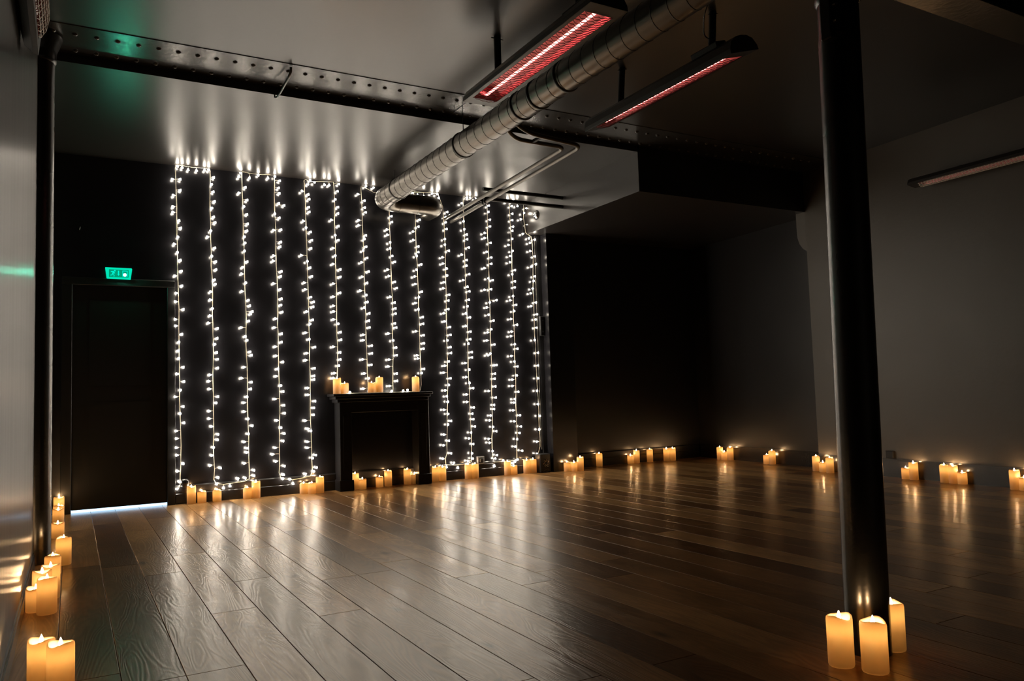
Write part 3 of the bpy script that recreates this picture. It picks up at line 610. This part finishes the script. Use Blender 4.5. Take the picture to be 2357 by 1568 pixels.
# ================================================================ CANDLES
def candle(key, label, group, seed):
    x_, y_, z_, h, r = CAN[key]; rr = random.Random(seed)
    root = thing('pillar_candle', label, 'candle', (x_, y_, z_), group)
    ph = rr.uniform(0, 6.28); am = rr.uniform(.0045, .0075)
    cut = [0, 0, .2, .5, 1, 1, .75, .25, 0]
    prof = [(0, 0), (r*.96, 0), (r, .005), (r, h*.55), (r, h-.012), (r*.97, h-.003), (r*.90, h), (r*.80, h-.006), (r*.62, h-.014), (r*.3, h-.018), (0, h-.019)]
    wgt = [0, 0, 0, 0, .7, 1, 1, .8, .3, 0, 0]
    part('wax_body', lambda bm: lathe(bm, prof, 22, lambda t, i: wgt[i]*am*(math.sin(2*t+ph)*.8+.35*math.sin(3*t+ph*2))), M_WAX, root)
    fl = part('flame', lambda bm: lathe(bm, [(0, 0), (.0052, .004), (.0068, .010), (.0050, .018), (.0022, .026), (0, .031)], 8), M_FLAME, root, (0, 0, h-.014))
    ld = bpy.data.lights.new('candle_lamp', 'POINT'); ld.energy = P_CANDLE*(.8 if h < .13 else 1.05)*rr.uniform(.85, 1.15); ld.color = (1.0, .72, .42); ld.shadow_soft_size = .008
    lo = bpy.data.objects.new('candle_lamp', ld); COL.objects.link(lo); lo.parent = root; lo.location = (0, 0, h*.76)
GROUPS = {
 'L': ('candles along the left wall', [('A','tall lit candle at the far end of the left wall row, by the door corner'),('B','short lit candle second from the far end of the left wall row'),('C','low lit candle third from the far end, hidden behind the left column edge'),('D','short candle alone in the left row, half hidden by the left column'),('E','tall candle in front of the left column, farthest out from the wall'),('F','short candle close beside the foot of the left column'),('G','tall candle at the back right of the cluster of four on the left'),('H','tall candle at the back left of the cluster of four on the left'),('I','short candle tucked behind, against the wall in the cluster of four'),('J','tall front candle of the cluster of four on the left'),('K','large left candle of the pair at the bottom left corner'),('L','large right candle of the pair at the bottom left corner')]),
 'C': ('candles at the foot of the free column', [('A','tall candle left of the free iron column'),('B','tall candle standing in front of the free iron column'),('C','tall candle right of the free iron column, partly behind it')]),
 'M': ('candles on the mantel shelf', [('A','tall candle at the left end of the mantel shelf'),('B','short candle second from left on the mantel shelf'),('C','short candle in the middle of the mantel shelf behind a fairy bulb'),('D','tall candle in the middle of the mantel shelf'),('E','tall candle alone at the right end of the mantel shelf')]),
 'W': ('candles on the floor left of the fireplace', [('A','tall candle on the floor nearest the door, by the adapter'),('B','short candle second from the door on the back wall floor'),('C','short candle alone, third from the door on the floor'),('D','short left candle of the pair between second and fourth strings'),('E','tall right candle of the pair left of the fireplace group of three'),('F','short left candle of the three just left of the fireplace'),('G','short middle candle of the three just left of the fireplace'),('H','tall right candle of the three just left of the fireplace')]),
 'F': ('candles inside the fireplace opening', [('A','tall candle at the left end inside the fireplace opening'),('B','short candle second from left inside the fireplace opening'),('C','short candle left of centre in the fireplace opening'),('D','tall candle at the centre of the fireplace opening'),('E','tall candle in the right pair inside the fireplace opening'),('F','short rightmost candle inside the fireplace opening')]),
 'G': ('candles on the floor right of the fireplace', [('A','tall left candle of the pair touching the right fireplace leg'),('B','tall right candle of the pair touching the right fireplace leg'),('C','left candle of the tall pair left of the wall socket'),('D','right candle of the tall pair left of the wall socket'),('E','tall candle right of the wall socket, beside a short one'),('F','short candle right of the wall socket'),('G','left candle of the tall pair beside the black box'),('H','right candle of the tall pair touching the black box')]),
 'H': ('candles along the dark alcove wall', [('A','short leftmost candle before the dark alcove pier'),('B','short middle candle before the dark alcove pier'),('C','tall right candle before the dark alcove pier'),('D','tall candle alone on the left of the alcove wall'),('E','short candle beside a tall one at the middle of the alcove wall'),('F','tall candle beside a short one at the middle of the alcove wall'),('G','tall candle alone right of the alcove middle pair'),('H','left candle of the tall pair at the alcove right end'),('I','right candle of the tall pair at the alcove right end')]),
 'J': ('candles in the far right corner', [('A','tall left candle of the three in the far right corner'),('B','short middle candle of the three in the far right corner'),('C','tall right candle of the three in the far right corner')]),
 'K': ('candle pair in the right recess', [('A','short candle of the pair along the right wall recess'),('B','tall candle of the pair along the right wall recess')]),
 'N': ('candles just left of the free column, far wall', [('A','tall left candle of the three at the right wall corner, seen left of the column'),('B','short middle candle of the three at the right wall corner'),('C','tall right candle of the three at the right wall corner')]),
 'O': ('candle pair on the right wall', [('A','short candle of the pair just right of the column on the right wall'),('B','tall candle of the pair just right of the column on the right wall')]),
 'P': ('three candles on the right wall', [('A','tall left candle of the three along the grey right wall'),('B','tall middle candle of the three along the grey right wall'),('C','short right candle of the three along the grey right wall')]),
 'Q': ('candles at the right edge', [('A','tall candle at the right edge of the view'),('B','short candle cut off by the right edge of the view')])}
sd = 0
for g, (gn, lst) in GROUPS.items():
    for k, lab in lst: sd += 1; candle(g+k, lab, gn, sd)

# ================================================================ FAIRY LIGHTS
bm = bmesh.new()
lathe(bm, [(0, -.011), (.003, -.010), (.006, -.001), (.0104, .008), (.0112, .012), (.008, .0145), (0, .012)], 8)
BULB = mesh('bulb', bm, M_BULB)
SL = ['leftmost fairy light string, hanging beside the door frame', 'second fairy light string from the left, its foot looping right to the third', 'third fairy light string from the left', 'fourth fairy light string from the left, its foot looping right to the fifth',
 'fifth fairy light string from the left, last before the fireplace', 'sixth fairy light string, ending at the left candle on the mantel', 'seventh fairy light string, ending at the middle mantel candles', 'eighth fairy light string, hanging behind the duct bend to the mantel',
 'ninth fairy light string, ending at the right mantel candle', 'tenth fairy light string, first to the right of the fireplace, passing the duct end', 'eleventh fairy light string, passing behind the grey pipes', 'twelfth fairy light string, ending right of the wall socket',
 'thirteenth fairy light string, second from the right end', 'rightmost fairy light string, kinked at the top beside the boxed corner']
rb = random.Random(11)
def nearest(p, poly):
    best = None
    for a, b in zip(poly, poly[1:]):
        ab = b-a; t = max(0, min(1, (p-a).dot(ab)/max(ab.length_squared, 1e-9))); q = a+ab*t
        d = (p-q).length
        if best is None or d < best[0]: best = (d, q)
    return best[1]
for k, (wp, bl) in enumerate(STR):
    top = Vector((wp[0][0]/1000, YB-.03, wp[0][1]/1000))
    root = thing('fairy_light_string', SL[k], 'string lights', top, 'fairy light strings on the back wall')
    pts = [Vector((a/1000, YB-.03, b/1000))-top for a, b in wp]
    fine = [pts[0]]
    for a, b in zip(pts, pts[1:]):
        n = max(1, int((b-a).length/.09))
        for q in range(1, n+1):
            p = a.lerp(b, q/n)
            if q < n: p = p + Vector((rb.uniform(-.003, .003), rb.uniform(-.004, .004), 0))
            fine.append(p)
    second = [p + Vector((math.sin(i_*1.1)*.0045, .003, 0)) for i_, p in enumerate(fine)]
    bs = []
    for a, b in bl:
        p = Vector((a/1000, YB-.03-rb.uniform(.002, .014), min(b/1000, 3.292)))-top
        q = nearest(p, fine); d = p-q
        if d.length < .016: d = Vector((rb.uniform(-.01, .01), -.02, rb.uniform(-.004, .012)))
        bs.append((q, p, d.normalized()))
    def f(bm):
        tube(bm, fine, .0022, 5); tube(bm, second, .0018, 4)
        for q, p, d in bs: tube(bm, [q, q.lerp(p, .4)+Vector((0, 0, .003)), p-d*.008], [.0015, .0015, .0022], 4)
    part('cable', f, M_WIRE, root)
    for q, p, d in bs:
        o = bpy.data.objects.new('bulb', BULB); COL.objects.link(o); o.parent = root
        o.location = p; o.rotation_mode = 'QUATERNION'; o.rotation_quaternion = d.to_track_quat('Z', 'Y')
# bulbs lying along the mantel shelf edge
top = Vector((2.54, 7.968, 1.012))
root = thing('fairy_light_string', 'short run of fairy lights lying along the front edge of the mantel shelf', 'string lights', top, 'fairy light strings on the back wall')
mb = [(2.540, 1.026), (2.999, 1.026), (3.126, 1.026), (3.175, 1.033)]
pts = [Vector((x_, 7.972+.006*math.sin(x_*23), 1.0145))-top for x_ in [2.50+.03*i_ for i_ in range(26)]]
def f(bm):
    tube(bm, pts, .0022, 5)
    for x_, z_ in mb: tube(bm, [Vector((x_+.012, 7.972, 1.0145))-top, Vector((x_, 7.968, z_))-top], .0016, 4)
part('cable', f, M_WIRE, root)
for x_, z_ in mb:
    o = bpy.data.objects.new('bulb', BULB); COL.objects.link(o); o.parent = root; o.location = Vector((x_, 7.966, z_))-top; o.rotation_euler = (PI/2, 0, rb.uniform(-1, 1))
print('planks', nP)
